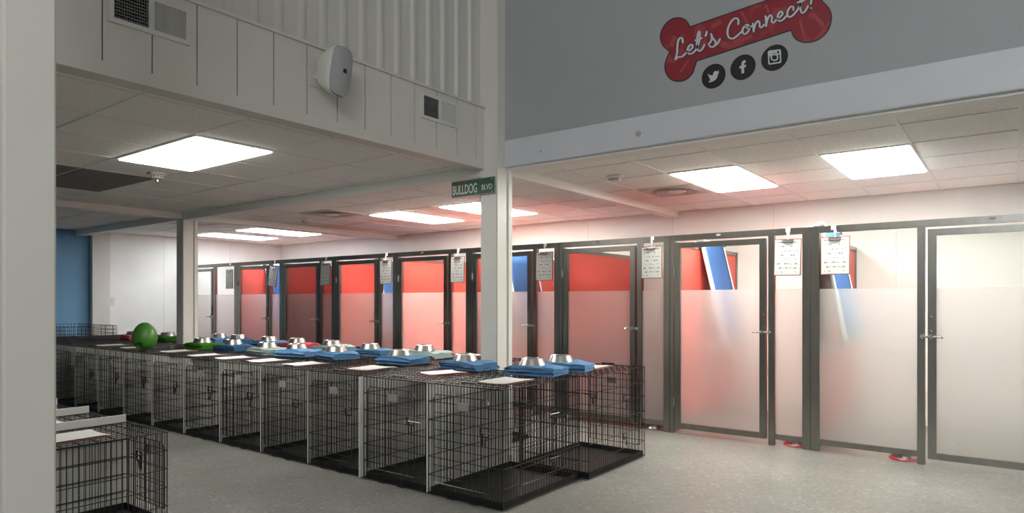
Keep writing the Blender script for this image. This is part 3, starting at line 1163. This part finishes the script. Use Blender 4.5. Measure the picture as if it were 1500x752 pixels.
def panel(w, h, nv, nh, r=WR, rh=.0030, extra=None):
    """upright wire panel in local x (0..w), z (0..h), y = 0"""
    m = MB()
    for i in range(nv + 1):
        x = w * i / nv
        rr = .0032 if i in (0, nv) else r
        m.tube([(x, 0, 0), (x, 0, h)], rr, 4)
    for j in range(nh + 1):
        z = h * j / nh
        m.tube([(0, -.003, z), (w, -.003, z)], rh, 4)
    return m


def swap(m, f):
    m.v = [f(p) for p in m.v]
    return m


def crate_meshes(w, d, h, nvx, nvy, nh):
    z0 = .012
    hh = h - z0
    M = {}
    f = panel(w, hh, nvx, nh)
    # little foot loops at the bottom
    for xx in (.35, .65):
        f.tube([(w * xx - .03, 0, .005), (w * xx - .03, -.025, .0), (w * xx + .03, -.025, .0), (w * xx + .03, 0, .005)], .003, 4)
    M['front_panel'] = swap(f, lambda p: (p[0] - w / 2, p[1] - d / 2, p[2] + z0)).mesh('front_panel', 'wire_black')
    M['back_panel'] = swap(panel(w, hh, nvx, nh), lambda p: (p[0] - w / 2, d / 2 - p[1], p[2] + z0)).mesh('back_panel', 'wire_black')
    s = panel(d, hh, nvy, nh, rh=.0036)
    M['side_panel_r'] = swap(s, lambda p: (w / 2 - p[1], p[0] - d / 2, p[2] + z0)).mesh('side_panel', 'wire_black')
    s = panel(d, hh, nvy, nh)
    M['side_panel_l'] = swap(s, lambda p: (-w / 2 + p[1], p[0] - d / 2, p[2] + z0)).mesh('side_panel', 'wire_black')
    t_ = panel(w, d, nvx // 2, max(6, int(nvy * .36)), rh=.0034)
    M['top_panel'] = swap(t_, lambda p: (p[0] - w / 2, p[2] - d / 2, h + p[1])).mesh('top_panel', 'wire_black')
    tr = MB().box(-w / 2 + .012, w / 2 - .012, -d / 2 + .012, d / 2 - .012, .006, .012)
    for (a, b, c, e) in [(-w / 2 + .01, w / 2 - .01, -d / 2 + .01, -d / 2 + .016), (-w / 2 + .01, w / 2 - .01, d / 2 - .016, d / 2 - .01),
                         (-w / 2 + .01, -w / 2 + .016, -d / 2 + .01, d / 2 - .01), (w / 2 - .016, w / 2 - .01, -d / 2 + .01, d / 2 - .01)]:
        tr.box(a, b, c, e, .006, .050)
    M['tray'] = tr.mesh('tray', 'pan_black')
    # door in the front: outlined frame standing just proud of the panel
    dm = MB()
    x0, x1, a, b = -w / 2 + .05, w / 2 - .10, .09, h - .07
    y = -d / 2 - .006
    dm.tube([(x0, y, a), (x0, y, b - .03), (x0 + .02, y, b), (x1 - .02, y, b), (x1, y, b - .03), (x1, y, a), (x0, y, a)], .0034, 5)
    for j in range(1, 5):
        z = a + (b - a) * j / 5
        dm.tube([(x0, y, z), (x1, y, z)], .0026, 4)
    n = int((x1 - x0) / .055)
    for i in range(1, n):
        x = x0 + (x1 - x0) * i / n
        dm.tube([(x, y - .001, a), (x, y - .001, b)], .0022, 4)
    M['door'] = dm.mesh('door', 'wire_black')
    xl, zl = x1 - .02, h * .60
    lt = MB()
    lt.tube([(xl - .045, y - .006, zl), (xl - .045, y - .006, zl + .05), (xl + .02, y - .006, zl + .05), (xl + .02, y - .006, zl), (xl - .045, y - .006, zl)], .0042, 6)
    lt.tube([(xl - .03, y - .010, zl + .022), (xl + .09, y - .010, zl + .022)], .0045, 6)
    lt.tube([(xl - .02, y - .010, zl + .022), (xl - .02, y - .016, zl - .06), (xl + .005, y - .016, zl - .06), (xl + .005, y - .010, zl)], .0040, 6)
    M['latch'] = lt.mesh('latch', 'wire_black', True)
    # second latch pair on the side door
    for kk, z in enumerate((h * .28, h * .68)):
        sd = MB()
        yy = .10
        sd.tube([(w / 2 + .008, yy - .03, z), (w / 2 + .008, yy - .03, z + .045), (w / 2 + .008, yy + .03, z + .045), (w / 2 + .008, yy + .03, z), (w / 2 + .008, yy - .03, z)], .0042, 6)
        sd.tube([(w / 2 + .012, yy - .05, z + .02), (w / 2 + .012, yy + .06, z + .02)], .0042, 6)
        sd.tube([(w / 2 + .012, yy, z + .02), (w / 2 + .016, yy, z - .05), (w / 2 + .016, yy + .02, z - .05)], .004, 6)
        M['side_latch%d' % kk] = sd.mesh('side_latch', 'wire_black', True)
    so = MB()
    ya, yb2, za, zb = -d * .30, .14, .12, h - .09
    so.tube([(w / 2 + .006, ya, za), (w / 2 + .006, ya, zb), (w / 2 + .006, yb2, zb), (w / 2 + .006, yb2, za), (w / 2 + .006, ya, za)], .0034, 5)
    for j in range(1, 5):
        z = za + (zb - za) * j / 5
        so.tube([(w / 2 + .006, ya, z), (w / 2 + .006, yb2, z)], .0028, 4)
    M['side_door'] = so.mesh('side_door', 'wire_black')
    M['name_plate'] = MB().box(-.045, .045, y - .006, y + .002, h - .155, h - .105, .002).mesh('name_plate', 'plate_gray', True)
    hm = MB().tube([(-.06, -d / 2 + .05, h + .003), (-.055, -d / 2 + .05, h + .014), (.055, -d / 2 + .05, h + .014), (.06, -d / 2 + .05, h + .003)], .006, 6)
    M['handle'] = hm.mesh('handle', 'pan_black', True)
    return M


CW, CDp, CH = .612, .885, .73
BIG = crate_meshes(CW, CDp, CH, 22, 30, 6)
SMALL = crate_meshes(.50, .76, .53, 18, 26, 5)


def crate(M, loc, label, group, rz=0, side=True):
    t = thing('wire_dog_crate', label, 'dog crate', loc, rz, group)
    for k in ('front_panel', 'back_panel', 'top_panel', 'tray', 'name_plate', 'handle'):
        if k == 'handle' and loc[0] < -9.3:
            continue        # too far off to be made out
        link(k, M[k], t)
    link('side_panel', M['side_panel_r'], t)
    link('side_panel', M['side_panel_l'], t)
    dr = link('door', M['door'], t)
    link('latch', M['latch'], dr)
    if side:
        sd = link('side_door', M['side_door'], t)
        link('side_latch', M['side_latch0'], sd)
        link('side_latch', M['side_latch1'], sd)
    return t


PX = .637
R1X = [-2.44 - CW / 2 - PX * i for i in range(14)]
R1Y = 3.14 + CDp / 2
div_me = MB().box(-.005, .005, -.445, .435, .012, .725).mesh('divider_board', 'divider_gray')
for i, x in enumerate(R1X):
    crate(BIG, (x, R1Y, 0), f'black wire dog crate, {ORD[i]} from the open end of the aisle row', 'crates in the row facing the aisle', side=i == 0)
    if i < len(R1X) - 1:
        o = link('divider_board', div_me, None, (x - PX / 2, R1Y - (.03 if i == 1 else 0), 0))
        tag(o, f'pale board between the {ORD[i]} and {ORD[i + 1]} crates of the aisle row', 'divider', 'boards between crates of the aisle row')
R2Y = 4.06 + CDp / 2
R2X = [-2.385 - CW / 2] + [-3.53 - CW / 2 - .66 * i for i in range(7)] + [-8.56 - CW / 2 - .65 * i for i in range(4)]
for i, x in enumerate(R2X):
    # turned round: its doors face the kennels
    crate(BIG, (x, R2Y, 0), f'black wire dog crate, {ORD[i]} from the open end of the row facing the kennels', 'crates in the row facing the kennels', rz=PI, side=False)
# side door of the end crate of the second row faces the open floor
end_crate = [o for o in bpy.data.objects if o.get('label', '').startswith('black wire dog crate, first from the open end of the row facing')][0]
for kk in (0, 1):
    sd = link('side_latch', BIG['side_latch%d' % kk], end_crate)
    sd.rotation_euler = (0, 0, PI)
R3X = [-3.79 - .25 - .54 * i for i in range(4)]
d3 = MB().box(-.006, .006, -.38, .38, .01, .575).mesh('divider_board', 'divider_gray')
for i, x in enumerate(R3X):
    crate(SMALL, (x, 1.43, 0), f'small black wire crate, {ORD[i]} from the open floor in the low row', 'small crates of the low row', rz=PI, side=False)
    if i < 3:
        o = link('divider_board', d3, None, (x - .27, 1.43, 0))
        tag(o, f'grey board standing above the low row between its {ORD[i]} and {ORD[i + 1]} small crates', 'divider', 'boards in the low row')

# open wire pen lying on far crates
t = thing('wire_pen', 'open-topped low black wire pen standing on the far aisle crates', 'wire pen', (-10.10, 3.57, CH + .004))
for (w, f, nm) in [(1.25, lambda p: (p[0] - .625, -.3 + p[1], p[2]), 'pen_panel'), (1.25, lambda p: (p[0] - .625, .3 + p[1], p[2]), 'pen_panel'),
                   (.6, lambda p: (-.625 + p[1], p[0] - .3, p[2]), 'pen_panel'), (.6, lambda p: (.625 + p[1], p[0] - .3, p[2]), 'pen_panel')]:
    swap(panel(w, .20, int(w / .045), 4, .003, .0035), f).build(nm, 'wire_black', t)

# ------------------------------------------------------------------ towels, bowls, papers on the crates


def towel_mesh(w, d, layers, seed, lh=.014):
    """folded towel: a ribbon wound to and fro in y/z, drawn out along x, edges a little uneven"""
    r = random.Random(seed)
    prof = []
    for L in range(layers):
        z = lh * (L + .5)
        s = 1 if L % 2 == 0 else -1
        wob = r.uniform(-.012, .012)
        a, b = -d / 2 + wob, d / 2 + wob
        n = 7
        for i in range(n):
            u = i / (n - 1)
            y = (a + (b - a) * u) if s > 0 else (b + (a - b) * u)
            prof.append((y, z))
        if L < layers - 1:
            e = b if s > 0 else a
            prof.append((e + s * lh * .65, z + lh * .5))
    # offset both sides to get a closed strip
    th = lh * .46
    N = len(prof)
    up, dn = [], []
    for i in range(N):
        a, b = prof[max(i - 1, 0)], prof[min(i + 1, N - 1)]
        ty, tz = b[0] - a[0], b[1] - a[1]
        q = math.hypot(ty, tz) or 1
        up.append((prof[i][0] - tz / q * th, prof[i][1] + ty / q * th))
        dn.append((prof[i][0] + tz / q * th, prof[i][1] - ty / q * th))
    loop = up + dn[::-1]
    M_ = len(loop)
    nx = 12
    m = MB(); vs = []
    H = lh * layers
    for k in range(nx + 1):
        u = k / nx * 2 - 1
        for j, (y, z) in enumerate(loop):
            x = u * w / 2
            # rounded corners, soft droop of the upper layers
            k2 = 1 - .10 * abs(u) ** 6
            nz = mnoise.noise(Vector((x * 9 + seed, y * 9, z * 14 + seed * .3)))
            zz = z * (1 - .20 * abs(u) ** 4 * (z / H)) + .014 * nz * (z / H) - .10 * (z / H) * (abs(y) / d) ** 4 * .2
            vs.append((x + (.010 * mnoise.noise(Vector((y * 14, z * 40, seed + u))) if abs(u) > .9 else 0), y * k2 + .016 * mnoise.noise(Vector((x * 8, z * 60, seed))), max(zz, .0)))
    fs = []
    for k in range(nx):
        for j in range(M_):
            fs.append((k * M_ + j, k * M_ + (j + 1) % M_, (k + 1) * M_ + (j + 1) % M_, (k + 1) * M_ + j))
    fs.append(tuple(range(M_ - 1, -1, -1)))
    fs.append(tuple(nx * M_ + j for j in range(M_)))
    m.add(vs, fs)
    return m


TZ = CH + .004
CN = {'towel_blue': 'blue', 'towel_deep': 'dark blue', 'towel_light': 'light blue', 'towel_sage': 'pale grey-green', 'towel_pink': 'pink-red', 'towel_green': 'green'}
ROW1 = [(785, 549, 'towel_blue', .40, 8), (686, 541, 'towel_blue', .40, -6), (590, 533, 'towel_blue', .38, 4), (495, 526, 'towel_blue', .34, -10),
        (437, 522, 'towel_light', .38, 12), (393, 519, 'towel_sage', .40, -5), (343, 514, 'towel_deep', .36, 5), (298, 511, 'towel_green', .38, 0)]
ROW2 = [(827, 543, 'towel_blue', .40, 14, 0), (625, 524, 'towel_sage', .42, 0, 2), (545, 521, 'towel_blue', .38, 10, 3), (488, 515, 'towel_sage', .40, 0, 4),
        (437, 511, 'towel_pink', .40, 3, 5), (395, 508, 'towel_blue', .36, 0, 6), (350, 504.5, 'towel_deep', .28, 0, 7), (322, 502.5, 'towel_blue', .28, 0, 7),
        (247, 500, 'towel_green', .36, 0, 8), (197, 498, 'towel_pink', .28, 0, 9)]


def towel_set(px, py, mt, w, rot, seed, where, row, dxb=0.0):
    p = at_z(px, py, CH)
    o = towel_mesh(w, .27, 4, seed, .016).build('folded_towel', mt, None, True)
    o.location = (p.x, p.y, TZ)
    o.rotation_euler = (0, 0, math.radians(rot))
    tag(o, f'{CN[mt]} folded towel on {where}', 'towel', 'folded towels on the crates')
    b = link('steel_bowl', BM, None, (p.x - .04 + dxb, p.y + .01, TZ + .063))
    tag(b, f'steel dog bowl on the {CN[mt]} towel on {where}', 'bowl', 'steel bowls on the towels')
    s_ = b.copy()
    bpy.data.objects.remove(s_)


for i, (px, py, mt, w, rot) in enumerate(ROW1):
    towel_set(px, py, mt, w, rot, i + 1, f'the {ORD[i]} crate of the aisle row', 1)
for i, (px, py, mt, w, rot, ci) in enumerate(ROW2):
    towel_set(px, py, mt, w, rot, i + 21, f'the {ORD[ci]} crate of the kennel row', 2)


def sheet(p, w, d, rz, label, m='sheet_white', z=CH, under=None):
    t = thing('paper_form', label, 'paper', (p.x, p.y, z + .005), rz, 'forms lying on the crates')
    mb_ = MB(); vs = []; n = 6
    for i in range(n + 1):
        u = i / n
        zz = .003 + .006 * (2 * u - 1) ** 2
        for yy in (-d / 2, d / 2):
            vs += [(-w / 2 + w * u, yy, zz), (-w / 2 + w * u, yy, zz - .001)]
    fs = []
    for i in range(n):
        o = 4 * i
        fs += [(o, o + 2, o + 6, o + 4), (o + 1, o + 5, o + 7, o + 3), (o, o + 4, o + 5, o + 1), (o + 2, o + 3, o + 7, o + 6)]
    fs += [(0, 1, 3, 2), (4 * n, 4 * n + 2, 4 * n + 3, 4 * n + 1)]
    mb_.add(vs, fs)
    mb_.build('sheet', m, t)
    box('backing', under or 'board_brown', -w / 2 - .006, w / 2 + .006, -d / 2 - .006, d / 2 + .006, -.0015, .0015, t)
    return t


for i, (px, py, w, d) in enumerate([(742, 560, .23, .32), (650, 548, .20, .28), (545, 541, .24, .30), (448, 535, .24, .30), (393, 530, .24, .28), (345, 526, .24, .28), (303, 522, .22, .28), (262, 516, .22, .28)]):
    sheet(at_z(px, py, CH), w, d, [0.05, -.25, .12, 0, .05, -.05, 0, .1][i], f'white form on the {ORD[i]} crate of the aisle row', under='sheet_red' if i == 1 else None)
for i, (px, py, ci) in enumerate([(866, 539, 0), (690, 522, 2)]):
    sheet(at_z(px, py, CH), .22, .30, .1, f'white form on the {ORD[ci]} crate of the row facing kennels')
for i in (8, 9):
    sheet(Vector((R1X[i], 3.42, 0)), .22, .28, 0, f'white form on the {ORD[i]} crate of the aisle row')
for i, x in enumerate(R3X[:3]):
    sheet(Vector((x + .02, 1.40, 0)), .24, .32, .03, f'white form on the {ORD[i]} small crate of the low row', z=.53)

# egg-shaped toy
t = thing('egg_toy', 'green egg-shaped dog toy standing on an aisle crate', 'dog toy', (-7.40, 3.30, CH + .003))
prof = []
for k in range(47):
    a = -PI / 2 + PI * k / 48
    z = math.sin(a)
    r = math.cos(a) * (1 - .10 * z)
    prof.append((r * .122, .15 + z * .150))
prof += [(prof[-1][0] - .006, .292), (prof[-1][0] - .003, .27), (.06, .22), (.06, .10), (0, .08)]
m = MB().lathe(prof, 64)
a = math.radians(-52)
hole = Vector((math.cos(a) * .105, math.sin(a) * .105, .055))
for k, p in enumerate(m.v):
    q = Vector(p)
    d = (q - hole).length
    if d < .034 and math.hypot(q.x, q.y) > .07:
        m.v[k] = tuple(q - Vector((math.cos(a), math.sin(a), 0)) * .05 * min(1, (.034 - d) / .010))
m.build('shell', 'toy_green', t, True)
